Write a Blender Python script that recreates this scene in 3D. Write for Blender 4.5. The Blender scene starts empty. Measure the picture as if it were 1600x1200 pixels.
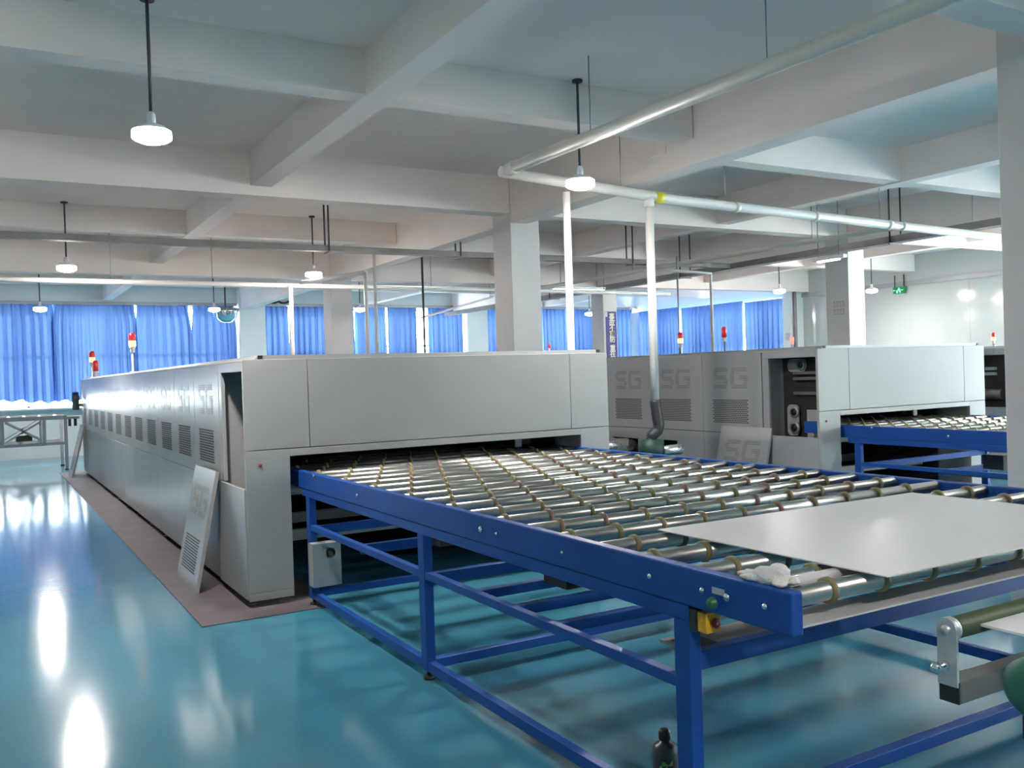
import bpy, bmesh, math, random
from mathutils import Vector, Matrix
random.seed(7)
PI = math.pi
scene = bpy.context.scene
COL = scene.collection

# ------------------------------------------------------------------ camera
F_PX = 1418.9
YAW, PIT, ROL = 0.52627342, -0.01045367, 0.03231711
cam_d = bpy.data.cameras.new('camera'); cam = bpy.data.objects.new('camera', cam_d); COL.objects.link(cam)
cam_d.sensor_fit = 'HORIZONTAL'; cam_d.sensor_width = 36.0; cam_d.lens = 36.0 * F_PX / 1600.0
cam_d.clip_start = 0.05; cam_d.clip_end = 300
_f = Vector((math.sin(YAW)*math.cos(PIT), math.cos(YAW)*math.cos(PIT), math.sin(PIT)))
_r = Vector((math.cos(YAW), -math.sin(YAW), 0)); _d = _f.cross(_r)
_r2 = _r*math.cos(ROL) + _d*math.sin(ROL); _d2 = _d*math.cos(ROL) - _r*math.sin(ROL)
_m = Matrix((_r2, -_d2, -_f)).transposed().to_4x4(); _m.translation = (0, 0, 1.6)
cam.matrix_world = _m
scene.camera = cam

# ------------------------------------------------------------------ world, sun, exposure
LAMP_E = 265.0
world = bpy.data.worlds.new('daylight'); scene.world = world; world.use_nodes = True
_bg = world.node_tree.nodes['Background']
_bg.inputs[0].default_value = (0.97, 0.985, 1.0, 1); _bg.inputs[1].default_value = 17.0
sun_d = bpy.data.lights.new('sun', 'SUN'); sun = bpy.data.objects.new('sun', sun_d); COL.objects.link(sun)
sun_d.energy = 18.0; sun_d.angle = math.radians(1.5); sun_d.color = (1.0, 0.96, 0.88)
sun.rotation_euler = Vector((-0.50, -0.70, -0.42)).to_track_quat('-Z', 'Y').to_euler()
sun.location = (30, 30, 30)
vs = scene.view_settings
vs.view_transform = 'Standard'; vs.look = 'None'; vs.gamma = 1.0; vs.exposure = 1.45; vs.use_curve_mapping = False
scene.cycles.use_denoising = True
scene.cycles.max_bounces = 10; scene.cycles.diffuse_bounces = 6; scene.cycles.transparent_max_bounces = 12
scene.cycles.sample_clamp_indirect = 6.0
scene.cycles.caustics_reflective = False; scene.cycles.caustics_refractive = False

# ------------------------------------------------------------------ materials
def pmat(name, col, rough=0.5, metal=0.0, noise=0.0, nscale=3.0, bump=0.0, bscale=60.0, emit=None, estr=0.0, coat=0.0, stretch=None, spec=None):
    m = bpy.data.materials.new(name); m.use_nodes = True
    nt = m.node_tree; b = nt.nodes['Principled BSDF']
    b.inputs['Base Color'].default_value = (*col, 1)
    b.inputs['Roughness'].default_value = rough; b.inputs['Metallic'].default_value = metal
    if coat: b.inputs['Coat Weight'].default_value = coat; b.inputs['Coat Roughness'].default_value = 0.08
    if spec is not None: b.inputs['Specular IOR Level'].default_value = spec
    if emit: b.inputs['Emission Color'].default_value = (*emit, 1); b.inputs['Emission Strength'].default_value = estr
    tc = None
    if noise or bump:
        tc = nt.nodes.new('ShaderNodeNewGeometry'); src = tc.outputs['Position']
        if stretch:
            mp = nt.nodes.new('ShaderNodeMapping'); mp.inputs['Scale'].default_value = stretch
            nt.links.new(src, mp.inputs['Vector']); src = mp.outputs['Vector']
    if noise:
        n = nt.nodes.new('ShaderNodeTexNoise'); n.inputs['Scale'].default_value = nscale; n.inputs['Detail'].default_value = 5
        nt.links.new(src, n.inputs['Vector'])
        r = nt.nodes.new('ShaderNodeMapRange'); r.inputs[1].default_value = 0.3; r.inputs[2].default_value = 0.7
        r.inputs[3].default_value = 1 - noise; r.inputs[4].default_value = 1 + noise * 0.6
        nt.links.new(n.outputs['Fac'], r.inputs[0])
        mx = nt.nodes.new('ShaderNodeMix'); mx.data_type = 'RGBA'; mx.blend_type = 'MULTIPLY'; mx.inputs[0].default_value = 1
        mx.inputs[6].default_value = (*col, 1)
        nt.links.new(r.outputs[0], mx.inputs[7]); nt.links.new(mx.outputs[2], b.inputs['Base Color'])
    if bump:
        n2 = nt.nodes.new('ShaderNodeTexNoise'); n2.inputs['Scale'].default_value = bscale; n2.inputs['Detail'].default_value = 2
        nt.links.new(src, n2.inputs['Vector'])
        bp = nt.nodes.new('ShaderNodeBump'); bp.inputs['Strength'].default_value = bump; bp.inputs['Distance'].default_value = 0.01
        nt.links.new(n2.outputs['Fac'], bp.inputs['Height']); nt.links.new(bp.outputs[0], b.inputs['Normal'])
    return m

M = {}
M['ceiling'] = pmat('ceiling_paint', (0.90, 0.815, 0.765), 0.7, noise=0.05, nscale=1.2)
M['column'] = pmat('column_paint', (0.62, 0.60, 0.585), 0.55, noise=0.04, nscale=2.0)
M['wall'] = pmat('wall_paint', (0.70, 0.76, 0.75), 0.5, noise=0.03, nscale=1.5)
M['panel_wall'] = pmat('glossy_wall_panel', (0.50, 0.53, 0.515), 0.12, noise=0.02, nscale=1.0)
M['floor'] = pmat('epoxy_floor', (0.050, 0.215, 0.305), 0.13, noise=0.10, nscale=1.1, bump=0.05, bscale=22, coat=0.0, spec=0.6)
M['mat'] = pmat('rubber_mat', (0.115, 0.095, 0.105), 0.6, noise=0.18, nscale=4, bump=0.1, bscale=180)
M['body'] = pmat('machine_paint', (0.345, 0.345, 0.33), 0.34, noise=0.04, nscale=1.3)
M['side'] = pmat('machine_side_paint', (0.34, 0.34, 0.345), 0.25, noise=0.05, nscale=2.0, spec=0.3)
M['trim'] = pmat('grey_trim', (0.36, 0.36, 0.37), 0.4, metal=0.3)
M['black'] = pmat('black_plastic', (0.012, 0.013, 0.014), 0.45)
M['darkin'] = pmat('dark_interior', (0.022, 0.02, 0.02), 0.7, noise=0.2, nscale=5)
M['brownin'] = pmat('tunnel_lining', (0.045, 0.03, 0.024), 0.6, noise=0.25, nscale=6)
M['slot'] = pmat('vent_slot', (0.06, 0.06, 0.062), 0.8)
M['logoslot'] = pmat('logo_slot', (0.17, 0.17, 0.17), 0.8)
M['blue'] = pmat('blue_paint', (0.012, 0.070, 0.30), 0.38, noise=0.10, nscale=3.0, bump=0.02, bscale=140, spec=0.25)
M['steel'] = pmat('roller_steel', (0.56, 0.53, 0.49), 0.28, metal=0.95, noise=0.08, nscale=14, stretch=(0.3, 4, 4))
M['chrome'] = pmat('chrome', (0.85, 0.85, 0.86), 0.1, metal=1.0)
M['zinc'] = pmat('zinc_plate', (0.62, 0.62, 0.62), 0.35, metal=0.7, noise=0.08, nscale=20)
M['ring'] = pmat('rubber_ring', (0.23, 0.19, 0.09), 0.5, noise=0.22, nscale=9)
M['ring_red'] = pmat('rubber_ring_faded', (0.25, 0.15, 0.11), 0.5, noise=0.2, nscale=9)
M['sheet'] = pmat('white_sheet', (0.74, 0.72, 0.73), 0.34)
M['grey_box'] = pmat('grey_box_paint', (0.33, 0.335, 0.325), 0.45, noise=0.05, nscale=10)
M['strip'] = pmat('pale_plate', (0.62, 0.59, 0.59), 0.4, noise=0.05, nscale=8)
M['yellow'] = pmat('yellow_plastic', (0.75, 0.36, 0.015), 0.4)
M['red'] = pmat('red_plastic', (0.30, 0.012, 0.018), 0.35)
M['green'] = pmat('green_button_plastic', (0.02, 0.14, 0.06), 0.4)
M['motor_green'] = pmat('motor_green', (0.02, 0.125, 0.085), 0.45, noise=0.1, nscale=12)
M['blower_green'] = pmat('dark_blower_green', (0.010, 0.045, 0.036), 0.5, noise=0.1, nscale=12)
M['roller_green'] = pmat('green_rubber', (0.06, 0.095, 0.05), 0.5, noise=0.15, nscale=14)
M['tube_grey'] = pmat('weathered_tube', (0.17, 0.165, 0.155), 0.4, metal=0.4, noise=0.12, nscale=10)
M['glove'] = pmat('white_cotton', (0.74, 0.70, 0.67), 0.9, noise=0.06, nscale=60, bump=0.5, bscale=150)
M['pvc'] = pmat('white_pvc', (0.78, 0.77, 0.74), 0.35, noise=0.03, nscale=4)
M['pvc_cream'] = pmat('cream_pvc', (0.68, 0.67, 0.60), 0.4, noise=0.04, nscale=4)
M['tape'] = pmat('yellow_tape', (0.62, 0.56, 0.03), 0.5)
M['flex'] = pmat('dark_flexible_hose', (0.03, 0.034, 0.04), 0.5)
M['foil'] = pmat('crumpled_foil', (0.75, 0.72, 0.70), 0.25, metal=0.9, bump=0.9, bscale=26)
M['tray'] = pmat('galvanised_tray', (0.27, 0.245, 0.235), 0.55, metal=0.2, noise=0.15, nscale=5)
M['rod'] = pmat('dark_rod', (0.06, 0.06, 0.065), 0.5)
M['wire'] = pmat('thin_wire', (0.25, 0.25, 0.26), 0.5)
M['lamp'] = pmat('led_lens', (1, 1, 1), 0.4, emit=(1.0, 0.935, 0.865), estr=LAMP_E)
M['lamp_ring'] = pmat('led_side_ring', (1, 1, 1), 0.4, emit=(1.0, 0.97, 0.93), estr=7.0)
M['lamp_body'] = pmat('lamp_housing', (0.8, 0.8, 0.82), 0.4)
M['tube_lit'] = pmat('lit_tube_cover', (0.9, 0.9, 0.9), 0.4, emit=(1.0, 0.97, 0.93), estr=3.0)
M['paper'] = pmat('notice_paper', (0.62, 0.60, 0.57), 0.6)
M['ink'] = pmat('notice_ink', (0.22, 0.215, 0.21), 0.7)
M['banner'] = pmat('banner_cloth', (0.065, 0.055, 0.25), 0.6)
M['char_white'] = pmat('banner_print_white', (0.78, 0.76, 0.62), 0.6)
M['char_yellow'] = pmat('banner_print_yellow', (0.72, 0.68, 0.12), 0.6)
M['exit'] = pmat('exit_sign_face', (0.005, 0.10, 0.035), 0.4, emit=(0.0, 0.30, 0.09), estr=0.15)
M['exit_mark'] = pmat('exit_sign_mark', (0.3, 0.9, 0.5), 0.4, emit=(0.25, 1.0, 0.5), estr=0.5)
M['red_lens'] = pmat('red_lens', (0.6, 0.02, 0.03), 0.25, emit=(0.8, 0.02, 0.02), estr=0.08)
M['amber_lens'] = pmat('lit_amber_lens', (0.9, 0.45, 0.1), 0.3, emit=(1.0, 0.42, 0.10), estr=2.0)
M['red_lit'] = pmat('lit_red_lens', (0.9, 0.1, 0.1), 0.3, emit=(1.0, 0.12, 0.08), estr=1.2)
M['frame'] = pmat('window_frame', (0.62, 0.66, 0.68), 0.4, metal=0.3)
M['table'] = pmat('transfer_table_paint', (0.33, 0.34, 0.35), 0.45, noise=0.06, nscale=5)
M['pale_cloth'] = pmat('pale_blue_cloth', (0.55, 0.68, 0.82), 0.8)
M['bottle'] = pmat('dark_bottle_plastic', (0.03, 0.03, 0.033), 0.35)
M['label'] = pmat('bottle_label', (0.22, 0.36, 0.02), 0.5)

def glass_mat():
    m = bpy.data.materials.new('window_glass'); m.use_nodes = True; nt = m.node_tree; nt.nodes.clear()
    o = nt.nodes.new('ShaderNodeOutputMaterial'); t = nt.nodes.new('ShaderNodeBsdfTransparent'); g = nt.nodes.new('ShaderNodeBsdfGlossy')
    t.inputs[0].default_value = (0.93, 0.97, 0.97, 1); g.inputs['Roughness'].default_value = 0.02
    x = nt.nodes.new('ShaderNodeMixShader'); x.inputs[0].default_value = 0.06
    nt.links.new(t.outputs[0], x.inputs[1]); nt.links.new(g.outputs[0], x.inputs[2]); nt.links.new(x.outputs[0], o.inputs[0])
    return m
M['glass'] = glass_mat()
def curtain_mat(name, refl, trans):
    m = bpy.data.materials.new(name); m.use_nodes = True; nt = m.node_tree; nt.nodes.clear()
    o = nt.nodes.new('ShaderNodeOutputMaterial'); d = nt.nodes.new('ShaderNodeBsdfDiffuse'); t = nt.nodes.new('ShaderNodeBsdfTranslucent')
    d.inputs[0].default_value = (*refl, 1); t.inputs[0].default_value = (*trans, 1)
    g = nt.nodes.new('ShaderNodeNewGeometry'); n = nt.nodes.new('ShaderNodeTexNoise'); n.inputs['Scale'].default_value = 220
    nt.links.new(g.outputs['Position'], n.inputs['Vector'])
    bp = nt.nodes.new('ShaderNodeBump'); bp.inputs['Strength'].default_value = 0.08; bp.inputs['Distance'].default_value = 0.004
    nt.links.new(n.outputs['Fac'], bp.inputs['Height']); nt.links.new(bp.outputs[0], d.inputs['Normal'])
    a = nt.nodes.new('ShaderNodeAddShader')
    nt.links.new(d.outputs[0], a.inputs[0]); nt.links.new(t.outputs[0], a.inputs[1]); nt.links.new(a.outputs[0], o.inputs[0])
    return m
M['curtain'] = curtain_mat('blue_curtain', (0.05, 0.125, 0.38), (0.0066, 0.0118, 0.0222))

# ------------------------------------------------------------------ mesh helpers
def wloc(p):
    v = Vector((0, 0, 0))
    while p is not None: v = v + p.location; p = p.parent
    return v
def link(o, parent=None):
    COL.objects.link(o)
    if parent is not None: o.parent = parent
    return o
def tag(o, label=None, cat=None, group=None, kind=None):
    if label: o['label'] = label
    if cat: o['category'] = cat
    if group: o['group'] = group
    if kind: o['kind'] = kind
    return o
def thing(name, loc, label, cat, group=None, kind=None):
    o = bpy.data.objects.new(name, None); o.empty_display_size = 0.1; link(o); o.location = loc
    return tag(o, label, cat, group, kind)
class B:
    def __init__(s): s.v = []; s.f = []; s.smooth = []
    def add(s, vs_, fs, sm=False):
        n = len(s.v); s.v += [tuple(p) for p in vs_]
        for f in fs: s.f.append(tuple(i + n for i in f)); s.smooth.append(sm)
        return s
    def box(s, x0, x1, y0, y1, z0, z1):
        v = [(x0,y0,z0),(x1,y0,z0),(x1,y1,z0),(x0,y1,z0),(x0,y0,z1),(x1,y0,z1),(x1,y1,z1),(x0,y1,z1)]
        return s.add(v, [(0,3,2,1),(4,5,6,7),(0,1,5,4),(1,2,6,5),(2,3,7,6),(3,0,4,7)])
    def bar(s, a, b, w, h):
        """rectangular bar from a to b, width w (horizontal), height h"""
        a = Vector(a); b = Vector(b); d = (b - a).normalized()
        up = Vector((0, 0, 1)) if abs(d.z) < 0.95 else Vector((0, 1, 0))
        r = d.cross(up).normalized(); u = r.cross(d)
        v = []
        for p in (a, b):
            for sx, su in ((-1,-1),(1,-1),(1,1),(-1,1)): v.append(p + r*sx*w/2 + u*su*h/2)
        return s.add(v, [(0,1,2,3),(7,6,5,4),(0,4,5,1),(1,5,6,2),(2,6,7,3),(3,7,4,0)])
    def tube(s, pts, r, n=12, cap=True):
        pts = [Vector(p) for p in pts]; rs = r if isinstance(r, (list, tuple)) else [r]*len(pts)
        d0 = (pts[1]-pts[0]).normalized(); ref = Vector((0,0,1)) if abs(d0.z) < 0.9 else Vector((1,0,0))
        u = d0.cross(ref).normalized(); v = []; m = len(pts)
        for i, p in enumerate(pts):
            if i == 0: d = d0
            elif i == m-1: d = (pts[i]-pts[i-1]).normalized()
            else: d = ((pts[i]-pts[i-1]).normalized() + (pts[i+1]-pts[i]).normalized()).normalized()
            u = (u - d*u.dot(d)).normalized(); w = d.cross(u)
            for k in range(n):
                a = 2*PI*k/n; v.append(p + (u*math.cos(a) + w*math.sin(a))*rs[i])
        fs = [(i*n+k, i*n+(k+1) % n, (i+1)*n+(k+1) % n, (i+1)*n+k) for i in range(m-1) for k in range(n)]
        s.add(v, fs, True)
        if cap:
            b = len(s.v) - m*n
            s.f.append(tuple(b+k for k in range(n))[::-1]); s.smooth.append(False)
            s.f.append(tuple(b+(m-1)*n+k for k in range(n))); s.smooth.append(False)
        return s
    def lathe(s, c, prof, n=20, axis='z'):
        """profile list of (r, h) about an axis through c"""
        v = []
        for r, h in prof:
            for k in range(n):
                a = 2*PI*k/n; x, y = r*math.cos(a), r*math.sin(a)
                p = {'z': (x, y, h), 'x': (h, x, y), 'y': (x, h, y)}[axis]
                v.append((c[0]+p[0], c[1]+p[1], c[2]+p[2]))
        m = len(prof)
        fs = [(i*n+k, i*n+(k+1) % n, (i+1)*n+(k+1) % n, (i+1)*n+k) for i in range(m-1) for k in range(n)]
        fs += [tuple(range(n))[::-1], tuple((m-1)*n+k for k in range(n))]
        return s.add(v, fs, True)
    def mesh(s, name, mat, off=Vector((0,0,0))):
        me = bpy.data.meshes.new(name)
        me.from_pydata([(p[0]-off.x, p[1]-off.y, p[2]-off.z) for p in s.v], [], s.f)
        me.polygons.foreach_set('use_smooth', s.smooth)
        me.materials.append(M[mat] if isinstance(mat, str) else mat)
        bm = bmesh.new(); bm.from_mesh(me); bmesh.ops.recalc_face_normals(bm, faces=bm.faces); bm.to_mesh(me); bm.free()
        return me
    def build(s, name, mat, parent=None, bevel=0, label=None, origin=None):
        """coordinates are world coordinates; the object sits at its parent's base"""
        off = Vector(origin) if origin is not None else wloc(parent)
        o = bpy.data.objects.new(name, s.mesh(name, mat, off)); link(o, parent)
        if origin is not None: o.location = Vector(origin) - wloc(parent)
        if bevel:
            md = o.modifiers.new('edge', 'BEVEL'); md.width = bevel; md.segments = 2; md.limit_method = 'ANGLE'
        if label: o['label'] = label
        return o
def box(*a): return B().box(*a)
def tube(p, r, n=12): return B().tube(p, r, n)
def copy_tree(o, parent=None):
    c = o.copy(); COL.objects.link(c); c.parent = parent
    for ch in list(o.children): copy_tree(ch, c)
    return c
def struct(o): o['kind'] = 'structure'; return o

# ------------------------------------------------------------------ room shell
XL, XR, YB, YF, ZC = -6.6, 18.6, -5.0, 23.9, 4.05
struct(box(XL-0.3, XR+0.3, YB-0.3, YF+0.3, -0.2, 0).build('floor', 'floor'))
ceil = struct(box(XL-0.3, XR+0.3, YB-0.3, YF+0.3, ZC, ZC+0.2).build('ceiling', 'ceiling'))
# beams: main grid through the columns, lighter secondary grid in each bay
XROWS = [-0.42, 5.70, 11.86]; YROWS = [3.025, 9.73, 16.5]
for x in XROWS: box(x+0.012, x+0.25, YB, YF, 3.48, ZC).build('beam', 'ceiling', ceil)
for y, z in zip([-3.8]+YROWS, (3.6, 3.6, 3.6, 3.5)): box(XL, XR, y+0.012, y+0.27, z, ZC).build('beam', 'ceiling', ceil)
for x, z in ((-3.6, 3.68), (2.52, 3.70), (9.15, 3.66), (15.0, 3.66)): box(x, x+0.22, YB, YF, z, ZC).build('beam', 'ceiling', ceil)
for y in (-0.4, 6.36, 13.3, 20.1): box(XL, XROWS[1], y, y+0.22, 3.715, ZC).build('beam', 'ceiling', ceil)
for y in (0.0, 6.75, 13.4, 20.1): box(XROWS[1], XR, y, y+0.22, 3.675, ZC).build('beam', 'ceiling', ceil)

# far wall: sill wall, head beam; windows between
wf = struct(box(XL, XR, YF, YF+0.24, 0, 1.16).build('wall_far', 'wall'))
box(XL, XR, YF-0.12, YF+0.24, 3.56, ZC).build('head_beam', 'wall', wf)
box(XL, XR, YF-0.30, YF+0.02, 1.13, 1.17).build('sill', 'wall', wf)
box(XL, XR, YF-0.20, YF-0.12, 3.585, 3.66).build('rail_box', 'trim', wf)
for x0, x1 in ((-0.7, -0.1), (5.68, 6.34), (12.22, 12.88), (17.0, 17.5)):
    box(x0, x1, YF-0.42, YF+0.24, 0, ZC).build('pilaster', 'wall', wf)
# left and back wall
struct(box(XL-0.24, XL, YB, YF, 0, ZC).build('wall_left', 'wall'))
wb = struct(box(XL, 14.6, YB-0.24, YB, 0, ZC).build('wall_back', 'wall'))
box(17.5, XR, YB-0.24, YB, 0, ZC).build('wall_panel', 'wall', wb)
box(14.6, 17.5, YB-0.24, YB, 3.3, ZC).build('head_beam', 'wall', wb)
box(14.6, 17.5, YB-0.24, YB, 0, 0.6).build('sill_wall', 'wall', wb)
# right wall
wr = struct(box(XR, XR+0.24, 10.6, 16.75, 0, ZC).build('wall_right', 'panel_wall'))
box(XR, XR+0.24, YB, 10.6, 0, 0.3).build('sill_wall', 'wall', wr)
box(XR, XR+0.24, YB, 10.6, 3.5, ZC).build('head_beam', 'wall', wr)
box(XR, XR+0.24, 16.75, YF, 0, 1.16).build('sill_wall', 'wall', wr)
box(XR, XR+0.24, 16.75, YF, 3.43, ZC).build('head_beam', 'wall', wr)
box(XR-0.35, XR, 16.72, 17.1, 0, ZC).build('pilaster', 'wall', wr)
box(XR-0.05, XR, YB, 16.72, 3.36, 3.47).build('rail_box', 'trim', wr)
box(XR-0.012, XR, 8.6, 12.06, 0, 3.36).build('wall_panel', 'panel_wall', wr)
box(XR-0.006, XR, 12.08, 16.7, 0, 3.36).build('wall_panel', 'panel_wall', wr)
box(XR, XR+0.24, YB, 3.0, 0.3, 3.5).build('wall_panel', 'wall', wr)
for i, y in enumerate((17.05, 16.98)):
    tube([(XR-0.42, y-0.38, 1.4), (XR-0.42, y-0.38, ZC)], 0.035 if i else 0.02, 8).build('conduit', 'tray', wr)

def window(n, axis, a0, a1, z0, z1, c, panes):
    """window in a wall plane; axis 'x': runs along x at y=c; 'y': runs along y at x=c"""
    def bb(b, u0, u1, d0, d1, w0, w1):
        return b.box(u0, u1, c+d0, c+d1, w0, w1) if axis == 'x' else b.box(c+d0, c+d1, u0, u1, w0, w1)
    f = B(); t = 0.05
    bb(f, a0, a1, 0.06, 0.14, z0, z0+t); bb(f, a0, a1, 0.06, 0.14, z1-t, z1)
    bb(f, a0, a1, 0.06, 0.14, z0+(z1-z0)*0.55, z0+(z1-z0)*0.55+t)
    for k in range(panes+1):
        u = a0 + (a1-a0-t)*k/panes; bb(f, u, u+t, 0.06, 0.14, z0, z1)
    o = struct(f.build('window_%d' % n, 'frame'))
    for k in range(panes):
        u0 = a0 + (a1-a0-t)*k/panes + t; u1 = a0 + (a1-a0-t)*(k+1)/panes
        bb(B(), u0, u1, 0.095, 0.101, z0+t, z1-t).build('pane', 'glass', o)
window(1, 'x', XL, -0.7, 1.17, 3.56, YF, 5)
window(2, 'x', -0.1, 5.68, 1.17, 3.56, YF, 6)
window(3, 'x', 6.34, 12.22, 1.17, 3.56, YF, 6)
window(4, 'x', 12.88, 17.0, 1.17, 3.56, YF, 4)
window(5, 'x', 17.5, XR, 1.17, 3.56, YF, 1)
window(6, 'y', 17.1, YF, 1.16, 3.43, XR, 6)
window(7, 'y', 3.0, 10.6, 0.3, 3.5, XR, 5)
window(8, 'x', 14.6, 17.5, 0.6, 3.3, YB-0.2, 4)  # unseen back window added to brighten the machine fronts on the right

# door in the right wall, only its head shows above the machine
dr = struct(box(XR-0.03, XR-0.012, 12.97, 14.54, 0, 1.78).build('door_1', 'panel_wall'))
d_ = B().box(XR-0.045, XR-0.012, 12.90, 12.97, 0, 1.85).box(XR-0.045, XR-0.012, 14.54, 14.61, 0, 1.85).box(XR-0.045, XR-0.012, 12.97, 14.54, 1.78, 1.85).box(XR-0.04, XR-0.028, 13.74, 13.77, 0, 1.78)
d_.build('door_frame', 'trim', dr)

# columns
CL = {(0,0):'white concrete column out of view near the left aisle', (0,1):'white concrete column left of the long machine', (0,2):'white concrete column at the far left',
      (1,0):'broad grey concrete column cut by the right edge of the picture', (1,1):'white square concrete column rising behind the nearest machine', (1,2):'white column behind the near machine among the blue curtains',
      (2,0):'concrete column beyond the right edge', (2,1):'column with one brightly lit white face and a small notice', (2,2):'white column carrying the vertical purple slogan banner'}
for i, x in enumerate((-0.42, 5.70, 11.86)):
    for j, y in enumerate(YROWS):
        if i == 2 and j == 0: continue
        if i == 0 and j == 0: continue
        w = 0.42 if i == 1 else 0.38
        if i == 2 and j == 2: x = 12.0
        o = struct(box(x, x+w, y, y+0.45, 0, ZC-0.005).build('column', 'column', bevel=0.008))
        tag(o, CL[(i, j)], 'column')

# ------------------------------------------------------------------ curtains
def curtain(axis, a0, a1, c, z0, z1, label, amp=0.080, per=0.17, seed=0, lean=0.0, slit=0.0, close=0.8):
    rnd = random.Random(seed); n = max(8, int(abs(a1-a0)/0.016)); rows = 16
    ph = [rnd.uniform(0, 6.28) for _ in range(6)]; b = B(); v = []
    for j in range(rows+1):
        t = j/rows; z = z0 + (z1-z0)*t
        gather = 0.55 + 0.45*(1-t)
        for i in range(n+1):
            s = i/n; u = a0 + (a1-a0)*s
            q = u*2*PI/per + 0.9*math.sin(u*2.3+ph[0]) + 0.7*math.sin(u*5.1+ph[1]) + 0.5*(1-t)*math.sin(u*3.7+ph[2])
            k = 0.62 + 0.38*math.sin(u*3.1+ph[4])
            dd = amp*gather*k*(math.sin(q) + 0.35*math.sin(2*q+ph[3]) + 0.3*math.sin(q*0.31+ph[5]))
            cl = min(1.0, max(0.0, (1.0-t)/(1.0-close)))
            uu = u + 0.022*math.sin(2*q+1.0)*gather + lean*(1-t)*(s-0.5) + slit*cl*cl*(3-2*cl)*(s-0.5)*2
            zz = z + (0.03*math.sin(q*0.5+ph[2]) + 0.03*math.sin(u*4+ph[1]))*(1-t)
            v.append((uu, c+dd, zz) if axis == 'x' else (c+dd, uu, zz))
    fs = [(j*(n+1)+i, j*(n+1)+i+1, (j+1)*(n+1)+i+1, (j+1)*(n+1)+i) for j in range(rows) for i in range(n)]
    b.add(v, fs, True)
    mid = (a0+a1)/2
    o = b.build('curtain', 'curtain', origin=((mid, c, z0) if axis == 'x' else (c, mid, z0)))
    return tag(o, label, 'curtain', 'blue window curtains')
CY = YF - 0.17
FAR = [(-6.55, -3.45, 'added blue curtain beyond the left edge, covering an unseen bare window'), (-3.4, -0.75, 'blue curtain at the far end of the left aisle'), (-0.1, 1.43, 'leftmost blue curtain on the far wall above the grey transfer table'),  # first curtain is unseen, added to cut window glare on the machine side
       (1.46, 3.20, 'second blue curtain from the left on the far wall, behind the red beacon'), (3.29, 4.47, 'third blue curtain from the left, between two white light gaps'),
       (4.60, 5.60, 'fourth blue curtain from the left, beside the pale wall pilaster'), (6.40, 7.02, 'narrow blue curtain just right of the pale wall pilaster'),
       (7.06, 8.82, 'blue curtain partly hidden by the far white column'), (8.88, 9.78, 'blue curtain just right of the far white column behind white pipes'),
       (9.82, 10.74, 'blue curtain left of the widest bright gap'), (11.08, 12.18, 'blue curtain right of the widest bright gap beside a pilaster'),
       (12.92, 14.76, 'blue curtain seen just left of the big white column'), (14.84, 15.80, 'blue curtain between big column and white vertical pipe'),
       (15.83, 16.95, 'blue curtain right of the first white vertical pipe'), (17.50, 18.44, 'narrow blue curtain in the far corner beside the banner')]
for k, (a, b_, l) in enumerate(FAR):
    zb = 1.33 if a < 5.7 else 1.3
    curtain('x', a, b_, CY, zb, 3.585, l, seed=k, slit={2: 0.025, 3: 0.05, 4: 0.07, 5: 0.05, 6: 0.02, 7: 0.02, 8: 0.02}.get(k, 0.0), close={2: 0.8, 3: 0.78, 4: 0.68, 5: 0.68}.get(k, 0.5))
RGT = [(21.50, 23.66, 'blue curtain on the right wall nearest the far corner'), (18.78, 21.36, 'wide blue curtain in the middle of the right wall'),
       (17.12, 18.74, 'blue curtain at the near end of the right wall row')]
for k, (a, b_, l) in enumerate(RGT):
    curtain('y', a, b_, XR-0.12, 1.3, 3.50 - 0.05*k, l, seed=30+k)

# ------------------------------------------------------------------ floor mat
tag(box(1.19, 2.14, 6.21, 19.4, 0.0, 0.006).build('floor_mat', 'mat', origin=(2, 12, 0)), 'dark grey rubber mat laid under the long machine', 'mat')

# ------------------------------------------------------------------ machines
def slots(b, x, y_hi, z_lo, w, h, pw, ph, gx, gz, stag=True):
    """rows of small slots on a panel facing -x; starts at y_hi and runs to lower y"""
    nr = int(h/gz); nc = int(w/gx)
    for r in range(nr):
        for c in range(nc - (r % 2 if stag else 0)):
            y = y_hi - c*gx - (gx/2 if (r % 2 and stag) else 0); z = z_lo + r*gz
            b.box(x-0.0012, x+0.001, y-pw, y, z, z+ph)
    return b
def logo(b, x, y_hi, z_lo):
    S = [(0.02, 0.24, 0.195, 0.245), (0.0, 0.06, 0.15, 0.195), (0.03, 0.21, 0.105, 0.15), (0.18, 0.24, 0.055, 0.105), (0.0, 0.22, 0.0, 0.05),
         (0.30, 0.54, 0.195, 0.245), (0.28, 0.34, 0.05, 0.195), (0.42, 0.55, 0.105, 0.15), (0.49, 0.55, 0.05, 0.105), (0.30, 0.54, 0.0, 0.05)]
    for u0, u1, v0, v1 in S:
        z = v0
        while z < v1 - 0.004:
            b.box(x-0.0012, x+0.001, y_hi-u1, y_hi-u0, z_lo+z, z_lo+z+0.007); z += 0.0165
    return b
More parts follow.
